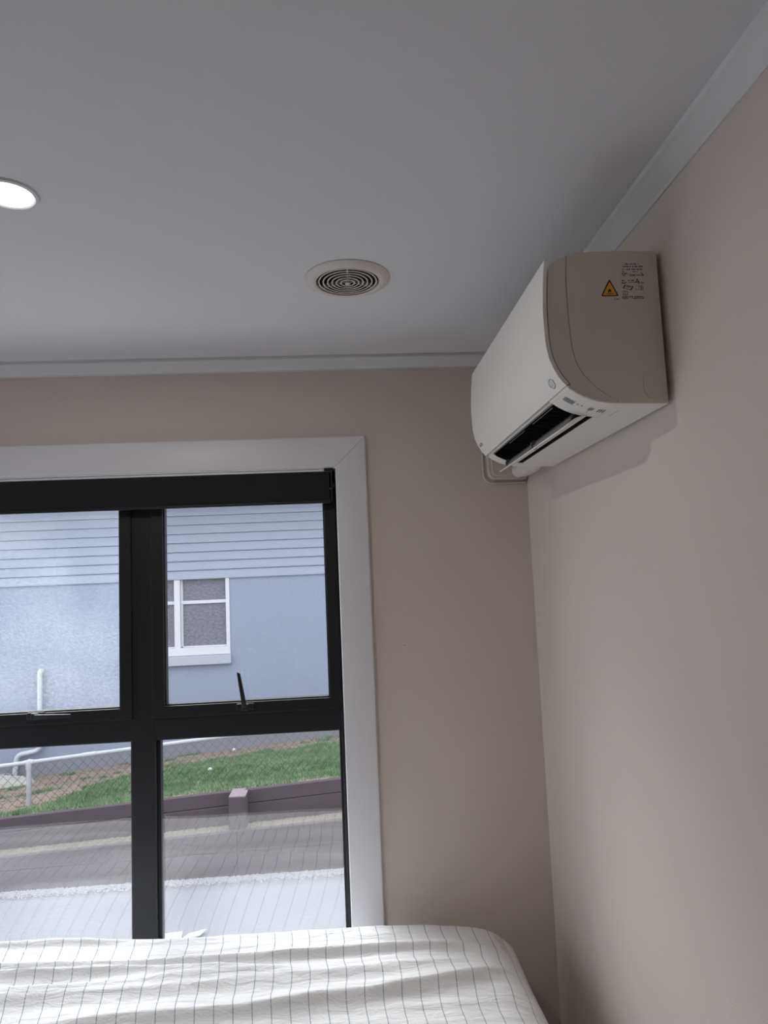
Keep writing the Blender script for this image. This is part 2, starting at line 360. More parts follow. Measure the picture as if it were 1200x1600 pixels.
# outer frame, mullions, transom
FX0, FX1, FZ1 = OX0+.002, OX1-.001, OZ1-.004
MULL = [(-1.437, -1.359), (-.7237, -.6457)]
def fr(nm, b, m='alu', bev=0.0015): o = box(nm, b, m, bev=bev); under(win, o); return o
fr('frame_member', (FX1-.0095, FX1, YF, YF+.055, OZ0+.012, FZ1))
fr('frame_member', (FX0, FX0+.020, YF, YF+.055, OZ0+.012, FZ1))
fr('frame_member', (FX0+.02, FX1-.0095, YF, YF+.055, FZ1-.06, FZ1))
fr('frame_member', (FX0+.02, FX1-.0095, YF, YF+.055, OZ0+.012, OZ0+.05))
TZ0, TZ1 = Zr(-.505), Zr(-.428)
for a, b in MULL: fr('mullion', (a, b, YF, YF+.055, OZ0+.05, FZ1-.06))
bays = [(FX0+.02, MULL[0][0]), (MULL[0][1], MULL[1][0]), (MULL[1][1], FX1-.0095)]
for a, b in bays: fr('transom', (a, b, YF+.0005, YF+.055, TZ0, TZ1))
# beads and panes of the lower fixed lights
for a, b in bays:
    for q in ((a, a+.012, OZ0+.05, TZ0), (b-.009, b, OZ0+.05, TZ0), (a+.012, b-.009, TZ0-.006, TZ0), (a+.012, b-.009, OZ0+.05, OZ0+.062)):
        fr('glazing_bead', (q[0], q[1], YF+.022, YF+.055, q[2], q[3]), bev=.001)
    o = box('glass_pane', (a+.004, b-.004, YF+.030, YF+.048, OZ0+.052, TZ0-.002), 'glass'); under(win, o)
# sashes
SW = .040
def sash(a, b, dusty):
    x0, x1, z0, z1 = a-.006, b+.004, Zr(-.432), FZ1-.066
    yo, yi = YF-.008, YF+.040
    sa = link('sash', None); sa.location = ((x0+x1)/2, yo, z0); under(win, sa)
    bm = bmesh.new()
    add_box(bm, x0, x0+SW, yo, yi, z0, z1, .0015); add_box(bm, x1-SW, x1, yo, yi, z0, z1, .0015)
    add_box(bm, x0+SW, x1-SW, yo, yi, z0, z0+.038, .0015); add_box(bm, x0+SW, x1-SW, yo, yi, z1-.036, z1, .0015)
    f = link('sash_frame', bm_done(bm, 'sash_frame'), 'alu')
    bm = bmesh.new(); q = .004
    for bb in ((x0+SW, x0+SW+q, z0+.038, z1-.036), (x1-SW-q, x1-SW, z0+.038, z1-.036), (x0+SW, x1-SW, z0+.038, z0+.038+q), (x0+SW, x1-SW, z1-.036-q, z1-.036)):
        add_box(bm, bb[0], bb[1], yo+.012, yi-.004, bb[2], bb[3])
    gk = link('gasket', bm_done(bm, 'gasket'), 'gasket')
    p = box('glass_pane', (x0+SW-.002, x1-SW+.002, yo+.018, yo+.036, z0+.036, z1-.034), 'glassd' if dusty else 'glass')
    for c in (f, gk, p): c.parent = sa; c.matrix_parent_inverse = Matrix.Translation(-Vector(sa.location))
    return sa, yo
def handle(sa, yo, x, z, ang, name='handle'):
    bm = bmesh.new()
    add_box(bm, -.030, .030, -.010, 0, -.010, .012, .004, 3)            # escutcheon
    add_box(bm, -.012, .012, -.022, -.008, -.011, .011, .004, 3)        # hub
    b2 = bmesh.new(); add_box(b2, 0.0, .120, -.028, -.019, -.0075, .0075, .002, 2)
    for v in b2.verts:
        t = v.co.x/.12; v.co.z *= (1.05-.35*t); v.co.y -= .012*t*t
        if v.co.x > .11: v.co.x += v.co.z*0.7
    for v in b2.verts: v.co = Matrix.Rotation(-ang, 3, 'Y') @ v.co
    tmp = bpy.data.meshes.new('t'); b2.to_mesh(tmp); b2.free(); bm.from_mesh(tmp)
    for v in bm.verts: v.co += Vector((x, yo, z))
    o = link(name, bm_done(bm, name, True, .6), 'alu', label='black lever handle turned upright' if ang > 1 else 'black lever handle lying level')
    o.parent = sa; o.matrix_parent_inverse = Matrix.Translation(-Vector(sa.location))
s3, yo = sash(bays[2][0], bays[2][1], False); handle(s3, yo, -.340, Zr(-.409), math.radians(98))
s2, yo = sash(bays[1][0], bays[1][1], True); handle(s2, yo, -1.030, Zr(-.402), math.radians(0))
s1, yo = sash(bays[0][0]+.006, bays[0][1], False); handle(s1, yo, -1.75, Zr(-.402), math.radians(0))

# ------------------------------------------------------------------ roller blind, wound up in the head of the window
bl = empty('roller_blind', (-1.05, 2.41, Zr(.34)), 'black roller blind wound up across the top of the window', 'blind')
BX0, BX1, BY, BZ = OX0+.008, OX1-.018, 2.412, Zr(.338)
bm = bmesh.new(); prof = [(.024*math.sin(a)+BY, BZ+.024*math.cos(a)) for a in np.linspace(0, 2*math.pi, 28)[:-1]]
roll = link('wound_fabric', extrude_profile('wound_fabric', prof, 'x', BX0+.004, BX1-.004, smooth=True), 'blind')
front = box('fabric_drop', (BX0+.004, BX1-.004, 2.3865, 2.3880, Zr(.282), Zr(.384)), 'blind')
bar = box('bottom_bar', (BX0+.004, BX1-.002, 2.3850, 2.3940, Zr(.2735), Zr(.2835)), 'alu', bev=.002)
lip = box('bar_highlight_strip', (BX0+.004, BX1-.002, 2.3835, 2.3850, Zr(.2800), Zr(.2812)), 'chrome', label='thin metal strip drawing the highlight along the bottom bar')  # separate strip imitates the highlight line on the bar
cass = box('head_rail', (BX0, BX1+.002, 2.388, 2.436, Zr(.3845), Zr(.3925)), 'trim', bev=.001, label='slim white head rail')
br = box('bracket', (BX1+.0005, BX1+.006, 2.386, 2.436, Zr(.28), Zr(.3925)), 'alu', bev=.001)
br2 = box('bracket', (BX1-.022, BX1+.011, 2.3855, 2.40, Zr(.3855), Zr(.3965)), 'gasket', bev=.001)
pin = link('pivot_pin', tube('pivot_pin', [(BX1+.001, 2.40, BZ), (BX1+.012, 2.40, BZ)], .007), 'chrome')
clip = box('end_clip', (BX1-.0075, BX1-.005, 2.3845, 2.3865, Zr(.318), Zr(.358)), 'chrome')
under(bl, roll, front, bar, lip, cass, br, br2, pin, clip)

# ------------------------------------------------------------------ ceiling vent
VX, VY = .045, 1.749
vn = empty('ceiling_vent', (VX, VY, HC), 'round ivory ceiling vent with concentric louvre rings', 'vent')
R = .1125
o = link('flange', lathe('flange', [(.082, .0), (.083, -.0105), (.087, -.0125), (.095, -.0115), (.104, -.0075), (.110, -.0045), (R, -.0025), (R, 0)], (VX, VY, HC), 96), 'vent'); under(vn, o)
o = link('duct_collar', lathe('duct_collar', [(.0808, -.004), (.0812, .110), (.0004, .112), (.0004, .108), (.0790, .106), (.0788, -.004)], (VX, VY, HC), 64), 'ventdark'); under(vn, o)
for i, r in enumerate((.0755, .0640, .0525, .0410, .0295, .0180)):
    z0 = -.0095-.0006*i
    o = link('louvre_ring', lathe('louvre_ring', [(r-.0019, z0+.0005), (r, z0), (r+.0019, z0+.0005), (r+.0019, z0+.0012), (r+.0012, z0+.0030), (r-.0002, z0+.0030), (r-.0019, z0+.0012)], (VX, VY, HC), 72), 'vent'); under(vn, o)
o = link('centre_cap', lathe('centre_cap', [(.0004, -.0162), (.005, -.0158), (.0072, -.0145), (.0078, -.0050), (.0004, -.0050)], (VX, VY, HC), 40), 'vent'); under(vn, o)
for k in range(3):
    a = k*math.pi*2/3+.5; bm = bmesh.new(); add_box(bm, .006, .0815, -.0012, .0012, -.0085, .002)
    for v in bm.verts: v.co = Matrix.Rotation(a, 3, 'Z') @ v.co + Vector((VX, VY, HC))
    o = link('spoke', bm_done(bm, 'spoke'), 'vent'); under(vn, o)

# ------------------------------------------------------------------ downlights
def downlight(x, y, label):
    d = empty('downlight', (x, y, HC), label, 'light', 'recessed ceiling downlights')
    under(d, link('trim_ring', lathe('trim_ring', [(.0455, 0), (.0455, -.003), (.049, -.0055), (.055, -.004), (.057, 0)], (x, y, HC), 64), 'trim'))
    under(d, link('diffuser', lathe('diffuser', [(.0004, -.0050), (.030, -.0048), (.0456, -.0030), (.0456, -.0005), (.0004, -.0005)], (x, y, HC), 48), 'led'))
    l = bpy.data.lights.new('lamp', 'AREA'); l.shape = 'DISK'; l.size = .030; l.energy = DOWNLIGHT_W; l.color = (1, .93, .86)
    lo = bpy.data.objects.new('lamp', l); COL.objects.link(lo); lo.location = (x, y, HC-.0065); lo.parent = d; lo.matrix_parent_inverse = Matrix.Translation(-Vector(d.location))
downlight(-.630, 1.340, 'round recessed downlight glowing white in the ceiling')

# ------------------------------------------------------------------ air conditioner
ac = empty('air_conditioner', (XR, 1.69, Zr(.48)), 'white wall mounted split air conditioner with its outlet flap hanging open', 'air conditioner')
def acp(name, me, m, **k): o = link(name, me, m, **k); under(ac, o); return o
YA, YZ = 1.310, 2.070
BACK = XR-.0085
FRONT = [(.4290, .6245), (.4250, .590), (.4225, .560), (.4203, .530), (.4197, .502), (.4203, .470), (.4218, .445), (.4262, .421), (.4337, .401), (.4440, .3820), (.4570, .3660)]
def offs(P, d):
    out = []
    for i, (x, z) in enumerate(P):
        a = P[max(0, i-1)]; b = P[min(len(P)-1, i+1)]; tx, tz = b[0]-a[0], b[1]-a[1]; l = math.hypot(tx, tz)
        out.append((x-tz/l*d, z+tx/l*d))   # to the inner side (+x)
    return out
def rel(P): return [(x, Zr(z)) for x, z in P]
IN = offs(FRONT, .0075)
if IN[4][0] < FRONT[4][0]: IN = offs(FRONT, -.0075)
TOPC = [(.4375, .6105), (.4460, .6195), (.4589, .6285), (.4710, .6335), (.4832, .6372), (.5034, .6420), (.5300, .6440), (.5632, .6450), (BACK, .6440)]
UND = [(.4650, .3612), (.4780, .3520), (.4920, .3445), (.5070, .3385), (.5250, .3335), (.5420, .3308), (.5600, .3295), (BACK, .3262)]
# core body sits behind the front panel
bodyfront = offs(FRONT, .011) if offs(FRONT, .011)[4][0] > FRONT[4][0] else offs(FRONT, -.011)
bodyfront = [p for p in bodyfront if .372 < p[1] < .606]
full = list(reversed(UND)) + list(reversed(bodyfront)) + TOPC
def dens(P, n=6):
    return P
CAPN = 1.426; CAPF = 2.011
def prism(name, P, y0, y1, m, smooth=True, **k):
    return acp(name, extrude_profile(name, rel(P), 'y', y0, y1, smooth=smooth, ang=.35), m, **k)
prism('body_end_cap', full, YA+.003, CAPN, 'ac')
prism('body_end_cap', full, CAPF, YZ, 'ac')
CAV = [(.552, .3300), (.5560, .3420), (.5620, .3700), (.5560, .3950), (.5350, .4080), (.5000, .4120), (.4750, .3950), (.4690, .3750), (.4650, .3612)]
i552 = [p for p in UND if p[0] > .552]
mid = list(reversed(i552)) + CAV + list(reversed(bodyfront)) + TOPC
prism('body', mid, CAPN, CAPF, 'ac')
lin = [(x, z) for x, z in CAV]; lin_in = [(.5510, .3312), (.5548, .3425), (.5605, .3700), (.5548, .3938), (.5342, .4066), (.5003, .4105), (.4765, .3940), (.4706, .3745), (.4670, .3640)]
prism('outlet_liner', lin + list(reversed(lin_in)), CAPN+.0003, CAPF-.0003, 'dark', smooth=False, label='black plastic lining of the air outlet')
for yy in (CAPN+.0006, CAPF-.0012):
    prism('outlet_cheek', [(.4675, .3625), (.4712, .3745), (.4770, .3935), (.5005, .4100), (.5340, .4060), (.5542, .3935), (.5600, .3700), (.5543, .3428), (.5505, .3312), (.5250, .3338), (.5070, .3388), (.4780, .3523)], yy, yy+.0006, 'dark', smooth=False, label='black side cheek inside the outlet')
# front panel
panel = FRONT + list(reversed(IN))
prism('front_panel', panel, YA-.004, YZ+.004, 'ac', label='smooth white front panel curving under')
# vanes inside the outlet
for k in range(15):
    y = CAPN+.030+k*.0375
    prism('vane', [(.492, .372), (.548, .362), (.556, .385), (.530, .402), (.496, .402)], y, y+.0016, 'vane', smooth=False)
for (ya, yb) in ((1.50, 1.66), (1.74, 1.90)):
    prism('guide_strip', [(.4880, .3700), (.4900, .3688), (.4925, .3712), (.4905, .3726)], ya, yb, 'grey', smooth=False, label='grey strip inside the outlet mouth')
prism('outlet_front_edge', [(.4668, .3612), (.4692, .3598), (.4760, .3672), (.4735, .3700)], CAPN+.0007, CAPF-.0013, 'grey', smooth=False, label='grey front edge of the outlet')
# rear lip line under the outlet
prism('outlet_lip', [(.5520, .3292), (.5545, .3290), (.5545, .3320), (.5520, .3320)], CAPN, CAPF, 'ac', smooth=False)
# open flap: thin white blade, grey ribbed inner blade, arms
def flap_mesh():
    A = [(.4880, .3080), (.5035, .3160), (.5190, .3235), (.5340, .3290)]
    bm = bmesh.new(); ys = [1.412, 1.416, 1.424, 1.434, 1.60, 1.80, 1.98, 2.022, 2.030]
    cut = [.030, .020, .008, .000, 0, 0, 0, 0, 0]
    rings = []
    for y, c in zip(ys, cut):
        P = []
        for i, (x, z) in enumerate(A):
            t = i/3; xx = x + c*(1-t)*.62; zz = z + c*(1-t)*.46; P.append((xx, zz))
        Q = offs(P, .0022); rings.append([bm.verts.new((x, y, Zr(z))) for x, z in P+list(reversed(Q))])
    for a, b in zip(rings, rings[1:]):
        for j in range(8): bm.faces.new((a[j], a[(j+1) % 8], b[(j+1) % 8], b[j]))
    bm.faces.new(rings[0]); bm.faces.new(rings[-1]); return bm_done(bm, 'flap', True, .6)
flap = link('flap', flap_mesh(), 'ac', label='thin white outlet flap hanging open'); under(ac, flap)
def sub(parent, *objs):
    for o in objs:
        o.parent = parent; bpy.context.view_layer.update()
        o.matrix_parent_inverse = parent.matrix_world.inverted()
for (ya, yb) in ((1.440, 1.712), (1.742, 1.985)):
    o = link('flap_rib', extrude_profile('flap_rib', rel([(.5060, .3220), (.5080, .3330), (.5190, .3440), (.5310, .3520), (.5335, .3495), (.5210, .3410), (.5105, .3310), (.5085, .3205)]), 'y', ya, yb), 'grey', label='grey inner blade of the flap')
    sub(flap, o)
    o = link('flap_rib', extrude_profile('flap_rib', rel([(.5020, .3170), (.5015, .3250), (.5030, .3254), (.5036, .3176)]), 'y', ya, yb), 'grey'); sub(flap, o)
for y in (1.728, 2.000):
    bm = bmesh.new(); pr = [(.5090+.0095*math.cos(a), .3290+.0115*math.sin(a)) for a in np.linspace(0, 2*math.pi, 20)[:-1]]
    me = extrude_profile('flap_arm', rel(pr + []), 'y', y-.004, y+.004, smooth=True, ang=.6)
    sub(flap, link('flap_arm', me, 'grey', label='rounded grey pivot arm'))
# side plates at the near end: front trim, rear plate, corner cover, with fine joints between them
SEAM = [(.4760, .6352), (.4752, .6205), (.4725, .5900), (.4722, .5603), (.4724, .5250), (.4728, .4906), (.4742, .4640), (.4762, .4400), (.4805, .4200), (.4863, .4037), (.4940, .3905), (.5039, .3779), (.5125, .3685), (.5221, .3599), (.5350, .3500), (.5479, .3408)]
IN2 = bodyfront
trimpoly = list(reversed([p for p in IN2])) + [(.4395, .6120), (.4460, .6190), (.4589, .6280), (.4700, .6328)] + [(x-.0010, z) for x, z in SEAM] + [(.5590, .3372), (.5598, .3305)] + [(.5420, .3316), (.5250, .3343), (.5070, .3393), (.4920, .3453), (.4780, .3528), (.4665, .3612)]
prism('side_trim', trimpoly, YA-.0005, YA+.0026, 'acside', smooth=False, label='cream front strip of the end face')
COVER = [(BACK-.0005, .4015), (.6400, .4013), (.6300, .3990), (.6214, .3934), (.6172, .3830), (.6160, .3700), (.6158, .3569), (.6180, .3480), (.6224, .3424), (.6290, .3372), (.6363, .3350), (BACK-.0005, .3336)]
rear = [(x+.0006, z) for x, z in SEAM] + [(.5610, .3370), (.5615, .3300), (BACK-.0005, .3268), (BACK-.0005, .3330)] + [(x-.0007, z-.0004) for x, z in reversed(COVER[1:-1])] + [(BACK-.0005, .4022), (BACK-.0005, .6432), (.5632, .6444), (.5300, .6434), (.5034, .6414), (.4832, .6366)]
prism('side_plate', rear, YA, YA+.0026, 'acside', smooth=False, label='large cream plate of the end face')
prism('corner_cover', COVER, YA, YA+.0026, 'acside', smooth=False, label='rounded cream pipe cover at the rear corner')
prism('mounting_plate', [(BACK+.0002, .345), (XR, .345), (XR, .615), (BACK+.0002, .615)], YA+.03, YZ-.03, 'dark', smooth=False, label='mounting plate against the wall, coloured dark as gap shadow')  # dark colour stands for the shadow gap behind the unit
# panel joint (slim lip between front panel and underside)
prism('panel_lip', [(.4592, .3665), (.4640, .3612), (.4662, .3622), (.4640, .3680)], YA, CAPN, 'ac', smooth=False)
# ---- printing on the end face (y = YA plane)
def flat_y(name, polys, m, y, label=None, parent=ac):
    V, Fc = [], []
    for P in polys:
        n = len(V); V += [(x, y, Zr(z)) for x, z in P]; Fc.append(tuple(range(n, n+len(P))))
    bm = bmesh.new(); vs = [bm.verts.new(p) for p in V]
    for f in Fc: bm.faces.new([vs[i] for i in f])
    bmesh.ops.triangulate(bm, faces=bm.faces)
    o = link(name, bm_done(bm, name), m, label=label); under(ac, o); return o
def rtri(cx, zb, w, h, r, n=5):
    pts = [(cx-w/2, zb), (cx+w/2, zb), (cx+.0012, zb+h)]; out = []
    for i in range(3):
        p = Vector(pts[i]+(0,)); a = (Vector(pts[i-1]+(0,))-p).normalized(); b = (Vector(pts[(i+1) % 3]+(0,))-p).normalized()
        s, e = p+a*r, p+b*r
        for j in range(n+1):
            t = j/n; q = s*(1-t)**2+p*2*t*(1-t)+e*t*t; out.append((q.x, q.y))
    return out
flat_y('warning_sticker', [rtri(.5608, .5492, .0375, .0365, .004)], 'print', YA-.0003, 'black edged triangular warning sticker')
flat_y('warning_face', [rtri(.5608, .5515, .0295, .0285, .002)], 'orange', YA-.0006, 'amber triangle with a flame symbol')
fl = [(.5585, .5562), (.5572, .5580), (.5570, .5600), (.5582, .5625), (.5590, .5612), (.5600, .5640), (.5610, .5668), (.5618, .5640), (.5626, .5622), (.5636, .5634), (.5642, .5605), (.5640, .5582), (.5626, .5562)]
flat_y('flame_symbol', [fl, [(.5535, .5538), (.5680, .5536), (.5680, .5546), (.5535, .5548)]], 'print', YA-.0009, 'black flame over a bar')
flat_y('flame_core', [[(.5600, .5566), (.5596, .5582), (.5604, .5600), (.5612, .5588), (.5616, .5568)]], 'orange', YA-.0011)
# rows of tiny illegible print and pictograms
rr = random.Random(3); marks = []
def bars(x0, x1, z, h, gap=.35, lo=.0010, hi=.0035):
    x = x0
    while x < x1:
        l = rr.uniform(lo, hi); marks.append([(x, z), (min(x+l, x1), z), (min(x+l, x1), z+h), (x, z+h)]); x += l + (rr.uniform(.0006, .0016) if rr.random() < .8 else .003)
dxs = lambda z: (.6204-z)*-.075
for (x0, x1, z, h) in ((.5965, .6045, .6150, .0024), (.6060, .6240, .6150, .0022), (.5915, .6330, .6095, .0026), (.5900, .5960, .6040, .0020), (.5990, .6325, .6035, .0022), (.5895, .5950, .5995, .0016), (.6120, .6230, .5988, .0018),
                       (.5885, .6010, .5945, .0026), (.5905, .5960, .5910, .0024), (.6060, .6160, .5905, .0020), (.6030, .6345, .5928, .0012), (.5875, .5960, .5800, .0026), (.6010, .6130, .5800, .0026), (.5870, .6335, .5765, .0014), (.5868, .5960, .5745, .0020), (.6210, .6335, .5740, .0014),
                       (.5860, .6320, .5462, .0022), (.5860, .5985, .5432, .0020), (.6080, .6310, .5430, .0022), (.5690, .5795, .5420, .0020)):
    bars(x0, x1, z, h)
def frame_poly(P, t):
    c = (sum(p[0] for p in P)/len(P), sum(p[1] for p in P)/len(P)); n = len(P)
    Q = [(c[0]+(x-c[0])*(1-t), c[1]+(z-c[1])*(1-t)) for x, z in P]
    for i in range(n): marks.append([P[i], P[(i+1) % n], Q[(i+1) % n], Q[i]])
frame_poly([(.6155, .5770), (.6240, .5770), (.6198, .5860)], .55)
frame_poly([(.6175, .5915), (.6340, .5905), (.6290, .5990), (.6270, .5940)], .3)
frame_poly([(.5885, .5655), (.6055, .5610), (.6110, .5690), (.5925, .5725)], .25); marks.append([(.5950, .5675), (.6050, .5668), (.6050, .5684), (.5950, .5691)])
frame_poly([(.6150, .5612), (.6215, .5612), (.6215, .5700), (.6150, .5700)], .14)
frame_poly([(.6235, .5605), (.6305, .5605), (.6305, .5700), (.6235, .5700)], .2); marks.append([(.6262, .5620), (.6278, .5620), (.6278, .5690), (.6262, .5690)])
frame_poly([(.5880, .5510), (.5975, .5505), (.5975, .5595), (.5880, .5600)], .22); marks.append([(.5922, .5520), (.5932, .5520), (.5932, .5590), (.5922, .5590)])
flat_y('information_label', [[(.5850, .5415), (.6335, .5405), (.6372, .6200), (.5885, .6205)]], 'label', YA-.0003, 'clear label with rows of tiny dark print')
flat_y('label_print', marks, 'print', YA-.0006, 'rows of tiny dark print and pictograms')
# ---- printing on the curved underside cap
def undz(x):
    for (a, za), (b, zb) in zip(UND, UND[1:]):
        if a <= x <= b: t = (x-a)/(b-a); return za*(1-t)+zb*t
    return UND[0][1]
def flat_under(name, rects, m, off, label=None):
    bm = bmesh.new()
    for (x0, x1, y0, y1, sk) in rects:
        n = 5; L_, R_ = [], []
        for i in range(n):
            t = i/(n-1); x = x0*(1-t)+x1*t
            L_.append(bm.verts.new((x-off*.5, y0, Zr(undz(x)-off)))); R_.append(bm.verts.new((x+sk-off*.5, y1, Zr(undz(min(x+sk, .66))-off))))
        for i in range(n-1): bm.faces.new((L_[i], L_[i+1], R_[i+1], R_[i]))
    o = link(name, bm_done(bm, name), m, label=label); under(ac, o)
flat_under('display_window', [(.4712, .4905, 1.3545, 1.3745, 0)], 'midgrey', .0008, 'small grey display window')
flat_under('indicator_dot', [(.4962, .4988, 1.3595, 1.3635, 0)], 'print', .0008); flat_under('indicator_dot', [(.5048, .5074, 1.3585, 1.3625, 0)], 'print', .0008)
flat_under('sensor_window', [(.5225, .5325, 1.3600, 1.3775, 0), (.5262, .5276, 1.3790, 1.3950, 0)], 'midgrey', .0008, 'square grey sensor window')
flat_under('slot_mark', [(.5435, .5458, 1.3630, 1.3850, 0)], 'print', .0008); flat_under('slot_mark', [(.5495, .5518, 1.3640, 1.3860, 0)], 'print', .0008); flat_under('slot_mark', [(.5555, .5578, 1.3650, 1.3870, 0)], 'print', .0008)
flat_under('cap_print', [(.5620, .5628, 1.385, 1.432, 0), (.5840, .5852, 1.367, 1.420, 0)], 'midgrey', .0008)
# ---- emblem and lettering on the front panel
def on_panel(s):      # s = height (relative z) -> x, tangent slope
    P = FRONT
    for (a, za), (b, zb) in zip(P, P[1:]):
        if zb <= s <= za: t = (za-s)/(za-zb); return a*(1-t)+b*t
    return P[-1][0]
def flat_panel(name, polys, m, off, label=None):
    bm = bmesh.new()
    for P in polys:
        bm.faces.new([bm.verts.new((on_panel(z)-off, y, Zr(z)-off*.5)) for y, z in P])
    o = link(name, bm_done(bm, name), m, label=label); under(ac, o)
ring = []
ec, ez, ra, rb = 1.352, .3835, .0155, .0090
N_ = 36
E_ = lambda a, k: (ec-ra*k*math.cos(a)-.25*rb*k*math.sin(a), ez+rb*k*math.sin(a))
for i in range(N_):
    a0, a1 = 2*math.pi*i/N_, 2*math.pi*(i+1)/N_
    if i in (4, 5, 22, 23): continue
    ring.append([E_(a0, 1), E_(a1, 1), E_(a1, .82), E_(a0, .82)])
for dk in (-.42, 0, .42):
    for j in range(6):
        t0, t1 = -1+j/3, -1+(j+1)/3
        f_ = lambda t: (ec-ra*(dk+.38*math.sin(t*1.4)), ez+rb*.72*t*math.cos(dk))
        p, q = f_(t0), f_(t1); ring.append([p, q, (q[0]-.0013, q[1]), (p[0]-.0013, p[1])])
flat_panel('emblem', ring, 'midgrey', .0006, 'small grey oval swirl emblem')
cu = bpy.data.curves.new('panel_lettering', 'FONT'); cu.body = 'DAIKIN'; cu.size = .0125; cu.extrude = 0.0; cu.offset = .0003
to = bpy.data.objects.new('lettering_source', cu); COL.objects.link(to); bpy.context.view_layer.update()
dg = bpy.context.evaluated_depsgraph_get(); tm = bpy.data.meshes.new_from_object(to.evaluated_get(dg)); bpy.data.objects.remove(to)
for v in tm.vertices:
    y = 2.058 - v.co.x; z = .3905 + v.co.y*.95
    v.co = Vector((on_panel(z)-.0007, y, Zr(z)-.0003))
o = link('brand_lettering', tm, 'midgrey', label='tiny grey lettering on the lower corner of the panel'); under(ac, o)

# pipe tail: lumpy white taped bundle leaving the far end
P = [(.616, 2.045, .354), (.617, 2.075, .348), (.620, 2.12, .344), (.624, 2.18, .345), (.628, 2.24, .349), (.631, 2.31, .355), (.632, 2.374, .363)]
pts, rad = [], []
for i in range(34):
    t = i/33*(len(P)-1); k = min(int(t), len(P)-2); u = t-k
    q = Vector(P[k])*(1-u)+Vector(P[k+1])*u; pts.append((q.x, q.y, Zr(q.z))); rad.append(.0225+.0022*math.sin(i*1.3)+.0010*math.sin(i*3.1))
pb = link('wrapped_pipe_bundle', tube('wrapped_pipe_bundle', pts, rad, 18), 'tape', label='white taped pipe bundle running from the air conditioner to the duct cover', cat='pipe')
pb['category'] = 'pipe'

# duct cover on the window wall
dc = empty('duct_cover', (.60, YW, Zr(.40)), 'ivory plastic duct cover with raised rounded rim in the room corner', 'duct cover')
def rrect(x0, x1, z0, z1, rs, n=6):
    out = []
    for (cx, cz, a0, r) in ((x0, z0, math.pi, rs[0]), (x1, z0, 1.5*math.pi, rs[1]), (x1, z1, 0, rs[2]), (x0, z1, .5*math.pi, rs[3])):
        ox = cx + (r if cx == x0 else -r); oz = cz + (r if cz == z0 else -r)
        for j in range(n+1):
            a = a0 + j/n*math.pi/2; out.append((ox+r*math.cos(a), oz+r*math.sin(a)))
    return out
def loft(name, loops, m, cap=True, smooth=True, ang=.5, **k):
    bm = bmesh.new(); rings = [[bm.verts.new((x, y, Zr(z))) for x, z in P] for P, y in loops]; n = len(rings[0])
    for a, b in zip(rings, rings[1:]):
        for j in range(n): bm.faces.new((a[j], a[(j+1) % n], b[(j+1) % n], b[j]))
    if cap: bm.faces.new(rings[-1])
    bm.faces.new(rings[0]); return link(name, bm_done(bm, name, smooth, ang), m, **k)
xr = XR-.002
rs = (.034, .010, .004, .010)
rim = loft('raised_rim', [(rrect(.5130, xr, .3215, .560, rs), YW), (rrect(.5130, xr, .3215, .560, rs), YW-.012), (rrect(.5145, xr, .3230, .558, rs), YW-.015),
     (rrect(.5155, xr, .3240, .556, rs), YW-.015), (rrect(.5165, xr, .3250, .556, rs), YW-.010), (rrect(.5255, xr-.001, .3330, .550, (.028, .008, .004, .008)), YW-.010)], 'ductp')
inner = loft('cover_box', [(rrect(.5260, xr-.001, .3335, .548, (.027, .008, .004, .008)), YW-.0100), (rrect(.5270, xr-.001, .3345, .548, (.027, .008, .004, .008)), YW-.026), (rrect(.5310, xr-.003, .3385, .546, (.024, .008, .004, .008)), YW-.031),
     (rrect(.5400, xr-.005, .3470, .54, (.016, .006, .004, .006)), YW-.031), (rrect(.5430, xr-.006, .3500, .54, (.014, .006, .004, .006)), YW-.036)], 'ductp')
screw = link('screw', tube('screw', [(.630, YW-.036, Zr(.3415)), (.630, YW-.028, Zr(.3415))], .003, 10), 'chrome')
under(dc, rim, inner, screw)

# ------------------------------------------------------------------ bed with striped fitted sheet
ZB = Zr(-1.066)
EX0, EX1, EY0, EY1 = -2.05, .492, 1.515, 2.300
bed = empty('bed', (-.78, 1.91, 0), 'single bed under the window with timber slats and low legs', 'bed')
bits = [box('mattress', (EX0+.03, EX1-.03, EY0+.03, EY1-.03, .30, ZB-.045), 'label', bev=.03)]
bits += [box('side_rail', (EX0+.02, EX1-.02, y0, y0+.03, .19, .29), 'wood', bev=.003) for y0 in (EY0+.02, EY1-.05)]
bits += [box('end_rail', (x0, x0+.03, EY0+.05, EY1-.05, .19, .29), 'wood', bev=.003) for x0 in (EX0+.02, EX1-.05)]
bits += [box('slat', (EX0+.12+k*.19, EX0+.20+k*.19, EY0+.05, EY1-.05, .28, .298), 'wood', bev=.002) for k in range(12)]
bits += [box('leg', (x, x+.06, y, y+.06, 0, .19), 'wood', bev=.004) for x in (EX0+.05, EX1-.13) for y in (EY0+.05, EY1-.12)]
under(bed, *bits)

